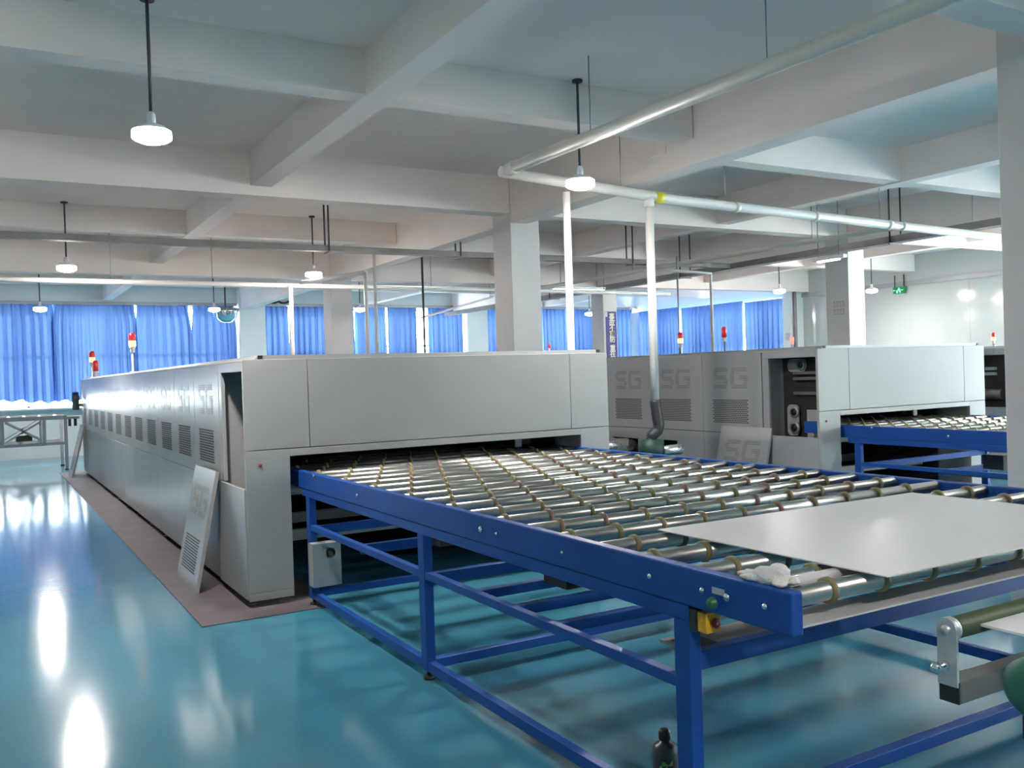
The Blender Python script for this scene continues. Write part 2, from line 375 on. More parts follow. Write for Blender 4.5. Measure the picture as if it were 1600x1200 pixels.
def pulley_plate(parent, x, y, z, w, h, holes):
    b = B(); n = 10; pr = []
    for cx, cy, a0 in ((w/2-0.05, h/2-0.05, 0), (-w/2+0.05, h/2-0.05, 90), (-w/2+0.05, -h/2+0.05, 180), (w/2-0.05, -h/2+0.05, 270)):
        for k in range(5):
            a = math.radians(a0 + k*22.5); pr.append((y+cx+0.05*math.cos(a), z+cy+0.05*math.sin(a)))
    m = len(pr)
    b.add([(x, p[0], p[1]) for p in pr] + [(x+0.015, p[0], p[1]) for p in pr], [tuple(range(m)), tuple(range(m, 2*m))[::-1]] + [(i, (i+1) % m, m+(i+1) % m, m+i) for i in range(m)])
    o = b.build('pulley_plate', 'grey_box', parent)
    for hy, hz, r in holes:
        B().lathe((x, y+hy, z+hz), [(r*1.25, -0.02), (r*1.25, 0.0), ], 14, 'x').build('bearing', 'trim', o)
        B().lathe((x, y+hy, z+hz), [(r*0.8, -0.024), (r*0.8, -0.018)], 14, 'x').build('bore', 'black', o)

def machine(dx, label, open_panels=(), low_holes=False, mech=False, cut=0.0):
    x0, x1, y0, y1 = 1.576+dx, 4.74+dx-cut, 6.49, 18.85
    t = thing('laminating_oven', ((x0+x1)/2, y0, 0), label, 'machine', 'pale grey process machines')
    def P(name, mat, *bx, bevel=0.003, parent=t):
        b = B()
        for q in bx: b.box(*q)
        return b.build(name, mat, parent, bevel=bevel)
    g = 0.0025
    # front
    P('front_panel', 'body', (x0, 2.046+dx-g, y0, y0+0.03, 1.117+g, 1.765))
    P('front_panel', 'body', (2.046+dx+g, 4.346+dx-cut-g, y0, y0+0.03, 1.117+g, 1.765))
    P('front_panel', 'body', (4.346+dx-cut+g, x1, y0, y0+0.03, 1.117+g, 1.765))
    P('front_lip', 'body', (1.893+dx, 4.443+dx-cut, y0, y0+0.06, 1.062, 1.117-g))
    P('front_post', 'body', (x0, 1.893+dx, y0, y0+0.03, 0.105, 1.117-g), (1.863+dx, 1.893+dx, y0+0.03, y0+0.42, 0.105, 1.117-g))
    P('front_post', 'body', (4.443+dx-cut, x1, y0, y0+0.03, 0.105, 1.117-g), (4.443+dx-cut, 4.473+dx-cut, y0+0.03, y0+0.42, 0.105, 1.117-g))
    P('toe_plate', 'body', (x0, 1.893+dx, y0, y0+0.03, 0.05, 0.1035)); P('toe_plate', 'body', (4.443+dx-cut, x1, y0, y0+0.03, 0.05, 0.1035))
    B().lathe((1.68+dx, y0, 1.012), [(0.011, -0.006), (0.013, 0.0)], 12, 'y').build('indicator_light', 'red', t, label='small red indicator light')
    # top plate and trim
    P('top_plate', 'body', (x0, x1, y0+0.031, y1, 1.752, 1.7655))
    cap = B(); a, b_ = 1.70+dx, 4.68+dx-cut
    cap.add([(a-0.03, y0+0.03, 1.766), (b_+0.02, y0+0.03, 1.766), (b_, y0+0.03, 1.795), (a, y0+0.03, 1.795),
             (a-0.03, y1, 1.766), (b_+0.02, y1, 1.766), (b_, y1, 1.795), (a, y1, 1.795)], [(0,1,2,3),(7,6,5,4),(0,4,5,1),(1,5,6,2),(2,6,7,3),(3,7,4,0)])
    cap.build('top_trim', 'trim', t)
    for xx in (a-0.006, b_-0.028): P('end_cap', 'black', (xx, xx+0.034, y0+0.022, y0+0.031, 1.768, 1.794), bevel=0)
    # near side opening (door taken off) with its frame
    P('door_frame', 'side', (x0, x0+0.03, y0+0.031, 7.262, 1.682, 1.752), (x0, x0+0.03, 7.175, 7.262, 0.85, 1.682))
    P('low_panel', 'side', (x0-0.014, x0+0.012, y0+0.012, 7.36, 0.06, 0.845))
    P('cabinet_wall', 'darkin' if mech else 'grey_box', (x0+0.30, x0+0.31, y0+0.05, 7.27, 0.1, 1.74))
    P('cabinet_wall', 'side', (x0+0.03, x0+0.30, 7.24, 7.262, 0.1, 1.74))
    if mech:
        pulley_plate(t, x0+0.27, 7.02, 1.60, 0.26, 0.14, [(-0.07, 0.0, 0.045)])
        pulley_plate(t, x0+0.26, 7.08, 1.00, 0.16, 0.34, [(-0.03, 0.09, 0.05), (-0.03, -0.08, 0.055)])
        for zz in (1.50, 1.44, 1.28): P('chain_guard', 'tube_grey', (x0+0.24, x0+0.28, 6.62, 7.05, zz, zz+0.03), bevel=0)
        P('drive_block', 'blue', (x0+0.12, x0+0.24, 6.56, 6.80, 0.88, 1.0))
        P('bracket', 'trim', (x0+0.12, x0+0.24, 6.56, 6.80, 0.74, 0.78))
    else:
        P('door_switch', 'black', (x0+0.05, x0+0.1, y0+0.04, y0+0.07, 1.58, 1.62)); P('door_switch', 'black', (x0+0.05, x0+0.1, y0+0.04, y0+0.07, 0.87, 0.92))
    # side panels
    ys = 7.28
    for k in range(12):
        a, b_ = ys + 0.955*k, ys + 0.955*(k+1) - 0.004
        if k not in open_panels:
            p = P('side_panel', 'side', (x0, x0+0.025, a, b_, 0.852, 1.752), bevel=0.002)
            slots(B(), x0, b_-0.17, 0.962, 0.61, 0.285, 0.029, 0.0125, 0.036, 0.0212).build('vent_slots', 'slot', p)['kind'] = 'stuff'
            if k < 8: logo(B(), x0, b_-0.19, 1.36).build('logo_slots', 'logoslot', p)['kind'] = 'stuff'
        else:
            P('inner_wall', 'darkin', (x0+0.36, x0+0.38, a, b_, 0.852, 1.70), bevel=0)
            P('frame_rail', 'side', (x0, x0+0.03, a, b_, 1.66, 1.752)); P('frame_rail', 'side', (x0, x0+0.03, a, b_, 0.845, 0.87))
            pulley_plate(t, x0+0.2, a+0.50, 1.56, 0.36, 0.15, [(-0.09, 0.0, 0.05)])
            pulley_plate(t, x0+0.2, a+0.45, 1.00, 0.30, 0.36, [(-0.04, 0.09, 0.045), (0.06, 0.0, 0.03), (-0.04, -0.08, 0.045)])
            for yy, zz, w in ((a+0.56, 1.43, 0.2), (a+0.5, 1.35, 0.3), (a+0.1, 1.43, 0.16), (a+0.1, 1.35, 0.2), (a+0.55, 1.22, 0.12)):
                P('chain_guard', 'grey_box', (x0+0.18, x0+0.24, yy, yy+w, zz, zz+0.045), bevel=0.004)
            B().tube([(x0+0.3, a+0.05, 1.05), (x0+0.3, a+0.35, 1.05)], 0.09, 14).build('gear_motor', 'tube_grey', t)
        if low_holes and k in (1, 2):
            h0, h1 = ((8.72, 9.07) if k == 1 else (9.50, 10.06)); z0, z1 = (0.575, 0.715) if k == 1 else (0.52, 0.705)
            P('low_side_panel', 'side', (x0, x0+0.025, a, h0, 0.06, 0.846), (x0, x0+0.025, h1, b_, 0.06, 0.846), (x0, x0+0.025, h0, h1, 0.06, z0), (x0, x0+0.025, h0, h1, z1, 0.846), bevel=0)
            P('duct_recess', 'darkin', (x0+0.2, x0+0.21, h0-0.05, h1+0.05, z0-0.05, z1+0.05), bevel=0)
        else:
            P('low_side_panel', 'side', (x0, x0+0.025, a+ (0.09 if k == 0 else 0), b_, 0.06, 0.846), bevel=0.002)
    P('far_side', 'side', (x1-0.025, x1, y0+0.031, y1, 0.06, 1.752), bevel=0)
    P('end_wall', 'side', (x0, x1, y1-0.02, y1, 0.06, 1.752), bevel=0)
    # tunnel seen through the front opening
    P('tunnel', 'brownin', (1.90+dx, 4.44+dx-cut, y0+0.061, y1-0.3, 1.085, 1.10), (1.90+dx, 4.44+dx-cut, 10.2, 10.22, 0.1, 1.085), bevel=0)
    P('inner_wall', 'darkin', (1.90+dx, 1.91+dx, 6.92, 10.2, 0.1, 1.085), bevel=0); P('inner_wall', 'darkin', (4.43+dx-cut, 4.44+dx-cut, 6.92, 10.2, 0.1, 1.085), bevel=0)
    P('base_beam', 'grey_box', (1.95+dx, 4.40+dx-cut, 7.1, 7.18, 0.34, 0.42), (1.95+dx, 4.40+dx-cut, 8.0, 8.1, 0.34, 0.42), bevel=0)
    P('guide_plate', 'zinc', (4.05+dx-cut, 4.12+dx-cut, 6.95, 6.97, 0.955, 1.06)); P('guide_plate', 'side', (4.20+dx-cut, 4.36+dx-cut, 7.2, 7.22, 0.955, 1.06))
    P('base_beam', 'trim', (2.0+dx, 4.35+dx-cut, 7.5, 7.56, 0.66, 0.74), (2.0+dx, 4.35+dx-cut, 7.9, 7.96, 0.6, 0.68), bevel=0)
    # feet
    for yy in [6.6] + [7.28+0.955*k for k in range(1, 12)]:
        for xx in (x0+0.05, x1-0.08):
            B().lathe((xx, yy, 0), [(0.035, 0.006), (0.035, 0.02), (0.012, 0.025), (0.012, 0.06)], 10).build('foot', 'tube_grey', t)
    return t
machine(0, 'long pale grey oven in the foreground with the dark mat along its side')
machine(5.834, 'pale grey oven behind the white pipes, its open side bay full of dark machinery', low_holes=True, mech=True, cut=0.33)
machine(11.668, 'pale grey oven mostly hidden behind the grey column, side panel removed', open_panels=(0, 1), mech=True)

# removed vented panels leaning on the machines
def lean_panel(xb, xt, ya, zt, label):
    L = math.hypot(xt-xb, zt); ang = math.atan2(xt-xb, zt)
    t = thing('vented_panel', (xb, ya, 0.006), label, 'panel', 'removed side panels')
    w = 0.775; th = 0.028
    def T(b):
        b.v = [(x*math.cos(ang)+z*math.sin(ang), y, z*math.cos(ang)-x*math.sin(ang)) for x, y, z in b.v]; return b
    off = Vector((xb, ya, 0.006))
    def put(b, n, m):
        T(b); b.v = [(p[0]+off.x, p[1]+off.y, p[2]+off.z) for p in b.v]; o = b.build(n, m, t)
        if n.endswith('slots'): o['kind'] = 'stuff'
    put(B().box(0, th, 0, w, 0, L), 'panel_body', 'side')
    put(slots(B(), 0, w-0.10, 0.12, 0.57, 0.28, 0.026, 0.0105, 0.036, 0.0212), 'vent_slots', 'slot')
    put(logo(B(), 0, w-0.11, 0.56), 'logo_slots', 'logoslot')
lean_panel(1.335, 1.52, 7.20, 0.92, 'vented white panel leaning against the near machine at its open bay')
lean_panel(7.14, 7.38, 7.12, 0.92, 'vented white panel leaning against the machine behind the conveyor')
lean_panel(1.30, 1.53, 18.02, 0.92, 'narrow white panel leaning at the far end of the long machine')

# ------------------------------------------------------------------ roller conveyors
def conveyor(label):
    xa, xb = 1.96, 4.465; ye, yi = 1.835, 8.2
    t = thing('roller_conveyor', (3.2, 4.2, 0), label, 'conveyor', 'blue roller conveyors')
    for s in (0, 1):
        o0, o1 = (xa, xa+0.047) if s == 0 else (xb-0.047, xb)
        rail = box(o0, o1, ye, yi, 0.826, 0.953).build('side_rail', 'blue', t, bevel=0.006)
        i0, i1 = (o0+0.004, o0+0.056) if s == 0 else (o1-0.056, o1-0.004)
        box(i0, i1, 2.283, 6.46, 0.772, 0.826).build('frame_beam', 'blue', t, bevel=0.004)
        for k, yl in enumerate((2.283, 4.362, 6.30)):
            lg = box(i0, i1, yl, yl+0.076, 0.05, 0.772).build('leg', 'blue', t, bevel=0.004)
            B().lathe(((i0+i1)/2, yl+0.038, 0), [(0.03, 0.0 if k < 2 else 0.006), (0.03, 0.018), (0.01, 0.022), (0.01, 0.05)], 12).build('foot', 'black', lg)
        box(i0+0.004, i1-0.008, 2.359, 4.362, 0.538, 0.578).build('brace_rail', 'blue', t, bevel=0.003)
        box(i0+0.004, i1-0.008, 4.438, 6.30, 0.538, 0.578).build('brace_rail', 'blue', t, bevel=0.003)
        box(i0+0.004, i1-0.006, 2.359, 4.362, 0.052, 0.104).build('floor_rail', 'blue', t, bevel=0.003)
        box(i0+0.004, i1-0.006, 4.438, 6.30, 0.052, 0.104).build('floor_rail', 'blue', t, bevel=0.003)
        if s == 0:
            for y, z, r in ((5.303, 0.889, 0.013), (3.699, 0.891, 0.015), (3.548, 0.891, 0.008), (3.013, 0.889, 0.007), (2.466, 0.892, 0.010), (2.202, 0.893, 0.010), (2.092, 0.892, 0.013), (1.933, 0.897, 0.010), (6.15, 0.94, 0.012)):
                B().lathe((xa, y, z), [(r*0.55, -0.012), (r, -0.008), (r, 0.001)], 10, 'x').build('bolt', 'chrome', rail)
            B().lathe((xa, 2.156, 0.862), [(0.012, -0.022), (0.015, -0.018), (0.015, -0.008), (0.019, -0.006), (0.019, 0.002)], 16, 'x').build('push_button', 'green', rail, label='dark green push button')
            box(xa-0.002, xa+0.001, 2.105, 2.16, 0.892, 0.912).build('label_plate', 'zinc', rail)
    c0, c1 = xa+0.056, xb-0.056
    for y, z0, z1, m in ((2.30, 0.597, 0.66, 'blue'), (4.38, 0.50, 0.56, 'blue'), (6.32, 0.50, 0.56, 'blue'), (3.50, 0.52, 0.565, 'blue'), (3.86, 0.52, 0.565, 'blue'), (3.15, 0.52, 0.565, 'blue'), (5.4, 0.50, 0.56, 'blue'),
                         (2.30, 0.055, 0.105, 'blue'), (4.38, 0.055, 0.105, 'blue'), (6.32, 0.055, 0.105, 'blue')):
        box(c0, c1, y, y+0.05, z0, z1).build('cross_beam', m, t, bevel=0.003)
    for s in (0, 1):                                     # inner stringers tie the free cross beams to the brace rails
        xs = c0-0.01 if s == 0 else c1-0.03
        box(xs, xs+0.04, 3.1, 5.45, 0.521, 0.54).build('stringer', 'tube_grey', t)
    box(c0-0.012, c1+0.012, 1.845, 1.985, 0.842, 0.848).build('end_plate', 'strip', t, label='pale grey end plate under the last roller')
    box(c0+0.02, c0+0.13, 2.352, 2.46, 0.656, 0.660).build('black_pad', 'brownin', t)
    box(c0, c0+0.55, 2.348, 2.50, 0.646, 0.656).build('tray_plate', 'tray', t)
    # drive boxes under the rollers
    for y in (3.62, 5.0): box(c0+0.35, c0+0.52, y, y+0.2, 0.565, 0.70).build('drive_box', 'black', t)
    # rollers with rubber rings
    zr = 0.923; rl = xb-xa-0.10
    rm = B().tube([(-rl/2-0.03, 0, 0), (-rl/2, 0, 0), (-rl/2, 0, 0), (rl/2, 0, 0), (rl/2, 0, 0), (rl/2+0.03, 0, 0)], [0.008, 0.008, 0.030, 0.030, 0.008, 0.008], 14).mesh('roller', 'steel')
    def ring(mat): return B().lathe((0, 0, 0), [(0.030, -0.011), (0.037, -0.011), (0.040, -0.007), (0.040, 0.007), (0.037, 0.011), (0.030, 0.011)], 16, 'x').mesh('ring', mat)
    d1, d2 = ring('ring'), ring('ring_red'); rnd = random.Random(3)
    ysr = [1.885, 2.045] + [2.286+0.268*k for k in range(22)]
    xc = (xa+xb)/2; nring = 0
    for k, y in enumerate(ysr):
        o = bpy.data.objects.new('roller', rm); link(o, t); o.location = Vector((xc, y, zr)) - t.location
        ph = 0.165 if (k % 2 == 1) else 0.05
        x = 2.115 - 0.235 + (ph-0.165) + 0.165 - 0.0
        x = 1.88 + ph
        while x < 4.36:
            if x > 2.04 and nring < 300 and y < 7.6:
                r = bpy.data.objects.new('ring', d2 if rnd.random() < 0.22 else d1); link(r, o); r.location = (x-xc, 0, 0); nring += 1
            x += 0.235
    return t
cv = conveyor('blue roller conveyor in the foreground carrying the large white sheet')
cv2 = copy_tree(cv); cv2.location.x = 8.885; cv2.scale.x = 0.885
tag(cv2, 'blue roller conveyor behind, feeding the second machine beside the grey column', 'conveyor', 'blue roller conveyors')

# ------------------------------------------------------------------ items on and around the near conveyor
tag(box(2.29, 3.86, 1.77, 2.83, 0.9635, 0.9675).build('sheet', 'sheet', origin=(3.1, 2.3, 0.9635)), 'large flat white sheet lying on the near conveyor rollers', 'sheet')
tag(B().tube([(2.03, 1.965, 0.940), (2.40, 1.965, 0.940)], 0.019, 14).build('paper_roll', 'sheet', origin=(2.2, 1.965, 0.921)), 'short white tube lying between the last two rollers', 'roll')

def glove():
    bm = bmesh.new(); rnd = random.Random(5)
    def blob(c, s, rot, seg=14):
        r = bmesh.ops.create_uvsphere(bm, u_segments=seg, v_segments=10, radius=1)
        for v in r['verts']:
            p = Vector((v.co.x*s[0], v.co.y*s[1], v.co.z*s[2]))
            n = 0.07*math.sin(p.x*95+c[1]*40)*math.sin(p.y*70+p.z*60)
            p *= 1 + n
            p.rotate(Matrix.Rotation(rot, 3, 'Z')); v.co = p + Vector(c)
    blob((2.012, 1.965, 0.970), (0.036, 0.068, 0.032), 0.05)
    blob((2.02, 1.935, 0.990), (0.030, 0.036, 0.022), 0.4)
    blob((2.0, 2.035, 0.966), (0.016, 0.048, 0.012), 0.15)
    blob((2.016, 2.04, 0.966), (0.014, 0.045, 0.012), -0.15)
    blob((1.985, 2.01, 0.964), (0.013, 0.045, 0.010), 0.3)
    blob((2.035, 1.90, 0.966), (0.022, 0.03, 0.012), -0.5)
    blob((1.99, 1.905, 0.963), (0.02, 0.025, 0.010), 0.5)
    me = bpy.data.meshes.new('glove'); bm.to_mesh(me); bm.free(); me.materials.append(M['glove'])
    for p in me.polygons: p.use_smooth = True
    o = bpy.data.objects.new('work_glove', me); link(o)
    me.transform(Matrix.Translation((-2.01, -1.97, -0.954))); o.location = (2.01, 1.97, 0.954)
    md = o.modifiers.new('merge', 'REMESH'); md.mode = 'VOXEL'; md.voxel_size = 0.0035; md.use_smooth_shade = True
    tx = bpy.data.textures.new('crumple', 'CLOUDS'); tx.noise_scale = 0.04
    dm = o.modifiers.new('crumple', 'DISPLACE'); dm.texture = tx; dm.strength = 0.010; dm.mid_level = 0.5
    tag(o, 'crumpled white cotton work glove on the blue rail end', 'glove')
glove()

t = thing('emergency_stop', (2.0, 2.23, 0.745), 'yellow emergency stop box with red button below the blue rail', 'switch')
box(1.966, 2.032, 2.245, 2.283, 0.745, 0.820).build('back_shell', 'black', t, bevel=0.003)
box(1.968, 2.028, 2.200, 2.245, 0.750, 0.816).build('cover', 'yellow', t, bevel=0.003)
bt = B().lathe((1.999, 2.200, 0.783), [(0.011, 0.0), (0.011, -0.006), (0.016, -0.007), (0.016, -0.013), (0.011, -0.016)], 18, 'y').build('button', 'red', t)
B().lathe((1.999, 2.184, 0.783), [(0.004, 0.0), (0.003, -0.002)], 12, 'y').build('button_mark', 'char_white', bt)
tag(tube([(2.026, 2.32, 0.745), (2.026, 2.33, 0.60), (2.03, 2.325, 0.45), (2.026, 2.33, 0.30), (2.03, 2.33, 0.12)], 0.007, 8).build('cable', 'black', origin=(2.026, 2.33, 0.12)), 'black cable running down behind the nearest blue leg', 'cable')

t = thing('junction_box', (2.05, 6.28, 0.15), 'grey metal box with round hole hung on the far blue leg', 'box')
b = B(); x0, x1, z0, z1, yq = 1.945, 2.150, 0.152, 0.455, 6.195
cx, cz, r = 2.075, 0.385, 0.036; n = 24
b.box(x0, x1, yq+0.002, 6.298, z0, z0+0.004).box(x0, x1, yq+0.002, 6.298, z1-0.004, z1).box(x0, x0+0.004, yq+0.002, 6.298, z0, z1).box(x1-0.004, x1, yq+0.002, 6.298, z0, z1).box(x0, x1, 6.294, 6.298, z0, z1)
b.build('shell', 'grey_box', t)
b = B(); ring_ = [(cx+r*math.cos(2*PI*k/n), yq, cz+r*math.sin(2*PI*k/n)) for k in range(n)]; outer = []
for k in range(n):
    a = 2*PI*k/n; c_, s_ = math.cos(a), math.sin(a)
    sc = min(((x1-cx) if c_ > 0 else (cx-x0))/max(abs(c_), 1e-6), ((z1-cz) if s_ > 0 else (cz-z0))/max(abs(s_), 1e-6))
    outer.append((cx+c_*sc, yq, cz+s_*sc))
cor = [(x1, yq, z1), (x0, yq, z1), (x0, yq, z0), (x1, yq, z0)]
vs2 = ring_ + outer + cor; fs = []
def ang(p): return math.atan2(p[2]-cz, p[0]-cx) % (2*PI)
for k in range(n):
    k2 = (k+1) % n; fs.append((k, k2, n+k2, n+k))
    for ci, p in enumerate(cor):
        a0, a1 = 2*PI*k/n, 2*PI*(k+1)/n
        if a0 < ang(p) < a1: fs.append((n+k, n+k2, 2*n+ci))
b.add(vs2, fs); b.build('front_plate', 'grey_box', t)

t = thing('oil_bottle', (2.062, 2.545, 0), 'dark bottle with yellow-green label standing by the nearest blue leg', 'bottle')
B().lathe((2.062, 2.545, 0), [(0.042, 0.002), (0.046, 0.01), (0.046, 0.235), (0.043, 0.252), (0.036, 0.262), (0.020, 0.268), (0.016, 0.276)], 24).build('bottle_body', 'bottle', t)
B().lathe((2.062, 2.545, 0), [(0.014, 0.275), (0.021, 0.280), (0.022, 0.305), (0.014, 0.316)], 16).build('cap', 'black', t)
lb = B()
for (a0, a1, z0, z1) in ((195, 262, 0.120, 0.175), (205, 240, 0.180, 0.195), (215, 265, 0.198, 0.210), (200, 225, 0.09, 0.115), (235, 270, 0.07, 0.105)):
    v = []
    for k in range(9):
        a = math.radians(a0 + (a1-a0)*k/8)
        for z in (z0 + 0.004*(k % 2), z1 + 0.006*math.sin(k)): v.append((2.062+0.0466*math.cos(a), 2.545+0.0466*math.sin(a), z))
    lb.add(v, [(2*k, 2*k+2, 2*k+3, 2*k+1) for k in range(8)], True)
lb.build('label_print', 'label', t)

# ------------------------------------------------------------------ next belt station at the bottom right
t = thing('belt_station', (2.9, 1.0, 0), 'belt station with dark green roller at the right edge', 'conveyor')
B().tube([(2.055, 1.40, 0.937), (4.4, 1.40, 0.937)], 0.0275, 20).build('end_roller', 'roller_green', t)
B().lathe((2.0, 1.40, 0.937), [(0.010, 0.018), (0.012, 0.02), (0.012, 0.035), (0.030, 0.036), (0.030, 0.047), (0.022, 0.048), (0.022, 0.056)], 18, 'x').build('bearing', 'zinc', t)
pl = B(); yy, zz = 1.40, 0.937; pr = [(yy-0.026, 0.80), (yy+0.026, 0.80)] + [(yy+0.026*math.cos(a), zz+0.004+0.026*math.sin(a)) for a in [PI*k/10 for k in range(11)]]
m_ = len(pr); pl.add([(2.026, p[0], p[1]) for p in pr] + [(2.034, p[0], p[1]) for p in pr], [tuple(range(m_)), tuple(range(m_, 2*m_))[::-1]] + [(i, (i+1) % m_, m_+(i+1) % m_, m_+i) for i in range(m_)])
br = pl.build('bracket', 'zinc', t)
B().lathe((2.026, 1.40, 0.852), [(0.007, -0.055), (0.013, -0.05), (0.013, -0.038), (0.007, -0.036), (0.007, -0.028), (0.013, -0.026), (0.013, -0.010), (0.008, -0.008), (0.008, 0.0)], 12, 'x').build('clamp_screw', 'chrome', br)
box(2.037, 4.4, 1.373, 1.427, 0.757, 0.812).build('frame_tube', 'tube_grey', t, bevel=0.004)
box(2.030, 2.037, 1.373, 1.427, 0.757, 0.812).build('tube_cap', 'black', t, bevel=0.002)
box(2.122, 4.3, 0.3, 1.372, 0.936, 0.942).build('belt', 'sheet', t)
for yb in (0.35, 1.36):
    for xb in (2.6, 4.25): box(xb, xb+0.06, yb-0.03, yb+0.03, 0, 0.757 if yb > 1 else 0.93).build('leg', 'blue', t)
box(2.6, 2.66, 0.38, 1.33, 0.75, 0.81).build('frame_beam', 'blue', t); box(4.25, 4.31, 0.38, 1.33, 0.75, 0.81).build('frame_beam', 'blue', t)
mo = B().lathe((1.905, 1.12, 0.895), [(0.03, -0.02), (0.056, -0.012), (0.064, 0.0), (0.064, 0.16), (0.05, 0.17), (0.05, 0.26)], 24, 'x').build('gear_motor', 'motor_green', t)
for k in range(6): B().lathe((1.945+0.02*k, 1.12, 0.895), [(0.064, 0.0), (0.068, 0.002), (0.068, 0.006), (0.064, 0.008)], 24, 'x').build('cooling_fin', 'motor_green', mo)
box(1.915, 1.97, 1.09, 1.15, 0.775, 0.83).build('terminal_box', 'black', mo, bevel=0.004)
box(1.93, 1.955, 1.105, 1.135, 0.80, 0.84).build('cable_gland', 'zinc', mo)
box(2.15, 2.6, 1.09, 1.15, 0.86, 0.93).build('motor_mount', 'tube_grey', t)

# ------------------------------------------------------------------ pendant lamps
def lamp(x, y, label, z=3.19, src=None):
    t = thing('pendant_lamp', (x, y, z), label, 'lamp', 'pendant lamps')
    B().lathe((x, y, z), [(0.045, ZC-z-0.02), (0.045, ZC-z)], 14).build('ceiling_cap', 'rod', t)
    B().tube([(x, y, z+0.13), (x, y, ZC-0.01)], 0.011, 8).build('rod', 'rod', t)
    B().lathe((x, y, z), [(0.024, 0.06), (0.028, 0.07), (0.028, 0.12), (0.016, 0.14)], 14).build('socket', 'lamp_body', t)
    B().lathe((x, y, z), [(0.1185, -0.0281), (0.121, -0.022), (0.119, 0.018)], 28).build('diffuser_ring', 'lamp_ring', t)
    B().lathe((x, y, z), [(0.118, 0.0181), (0.085, 0.045), (0.05, 0.06), (0.026, 0.064)], 28).build('housing', 'lamp_body', t)
    B().lathe((x, y, z), [(0.02, -0.062), (0.06, -0.056), (0.10, -0.040), (0.1185, -0.028)], 28).build('lens', 'lamp', t)
LAMPS = [(0.967, 6.09, 'large bright pendant lamp at upper left'), (4.38, 6.29, 'bright pendant lamp just above the white vertical pipe'),
         (0.984, 13.21, 'pendant lamp second along the left aisle'), (4.29, 13.15, 'pendant lamp over the middle of the long machine'),
         (0.996, 20.03, 'pendant lamp furthest along the left aisle before the curtains'), (4.27, 19.82, 'pendant lamp beside the chrome dome fan'),
         (7.41, 19.5, 'small pendant lamp just right of the far white column'), (14.6, 13.75, 'pendant lamp in front of the right wall curtains'),
         (16.9, 13.25, 'pendant lamp right of the brightly lit column'), (14.3, 20.3, 'small pendant lamp before the curtains right of the big column'),
         (0.97, -0.7, 'added unseen fill lamp behind the camera on the left'),  # unseen lamp added to brighten the near conveyor end
         (7.7, -0.7, 'added unseen fill lamp behind the camera on the right'), (8.9, 2.2, 'added unseen fill lamp beyond the right edge in front of the second conveyor'), (12.4, -0.7, 'added unseen fill lamp behind the camera at the far right'), (14.6, 6.0, 'added unseen fill lamp beyond the right edge')]  # unseen lamps added to brighten the right bay and second machine front
for x, y, l in LAMPS: lamp(x, y, l)

# ------------------------------------------------------------------ overhead pipes
def pipe(name, pts, r, mat, label, cat='pipe', hangers=(), n=14, rings=()):
    t = thing(name, pts[0], label, cat)
    B().tube(pts, r, n).build('pipe_run', mat, t)
    for x, y, z in hangers: B().tube([(x, y, z), (x, y, ZC)], 0.005, 6).build('hanger_rod', 'wire', t)
    for p, d, rr, w, m in rings:
        p = Vector(p); d = Vector(d).normalized(); B().tube([p-d*w/2, p+d*w/2], rr, n).build('coupling', m, t)
    return t
pipe('duct_pipe', [(4.30, -3.0, 3.40), (4.22, 2.98, 3.42), (4.08, 6.98, 3.42)], 0.052, 'pvc_cream', 'thick cream pipe crossing the ceiling toward upper right', hangers=[(4.13, 5.77, 3.42), (4.2, 4.0, 3.42)], rings=[((4.09, 6.9, 3.42), (0, 1, 0), 0.062, 0.12, 'pvc_cream')])
ZP = lambda x: 3.42 - 0.06*(x-4.06) if x < 6 else 3.304 - 0.021*(x-6)
pipe('duct_pipe', [(4.06, 7.07, 3.42), (6.0, 7.07, 3.304), (17.8, 7.07, 3.06)], 0.05, 'pvc', 'white pipe running right from the lamp past the grey column', hangers=[(x, 7.07, ZP(x)) for x in (5.4, 6.75, 9.2, 11.0)],
     rings=[((5.86, 7.07, ZP(5.86)), (1, 0, 0), 0.058, 0.10, 'tape')] + [((x, 7.07, ZP(x)), (1, 0, 0), 0.057, 0.06, 'pvc_cream') for x in (6.9, 8.1, 9.35, 9.6)])
pipe('drop_pipe', [(4.80, 7.13, 3.30), (4.80, 7.13, 0.4)], 0.036, 'pvc', 'white vertical pipe under the lamp behind the near machine')
t = pipe('drop_pipe', [(5.74, 7.07, 3.30), (5.74, 7.07, 1.29)], 0.042, 'pvc', 'white vertical pipe with dark flexible hose at its foot', rings=[((5.74, 7.07, 3.26), (0, 0, 1), 0.052, 0.10, 'pvc')])
hz = [(5.74, 7.07, 1.30), (5.75, 7.06, 1.15), (5.765, 7.05, 1.05), (5.755, 7.06, 1.0), (5.70, 7.08, 0.955), (5.69, 7.09, 0.925)]
pts = []; 
for a, b_ in zip(hz[:-1], hz[1:]):
    for k in range(8): pts.append(Vector(a).lerp(Vector(b_), k/8))
pts.append(Vector(hz[-1]))
B().tube(pts, [0.052 + 0.004*(i % 2) for i in range(len(pts))], 14).build('flexible_hose', 'flex', t)
t = thing('blower', (5.72, 7.15, 0), 'dark green blower between the machines at the foot of the hose', 'blower')
B().lathe((5.69, 7.09, 0), [(0.125, 0.0), (0.125, 0.02), (0.03, 0.03), (0.03, 0.71), (0.125, 0.72), (0.125, 0.905), (0.05, 0.915), (0.05, 0.93)], 24).build('housing', 'blower_green', t)
B().lathe((5.88, 7.02, 0.80), [(0.045, -0.10), (0.05, 0.0), (0.055, 0.12), (0.03, 0.14)], 16, 'x').build('motor', 'foil', t)
box(5.70, 6.03, 6.97, 7.25, 0.705, 0.722).build('base_plate', 'blower_green', t)
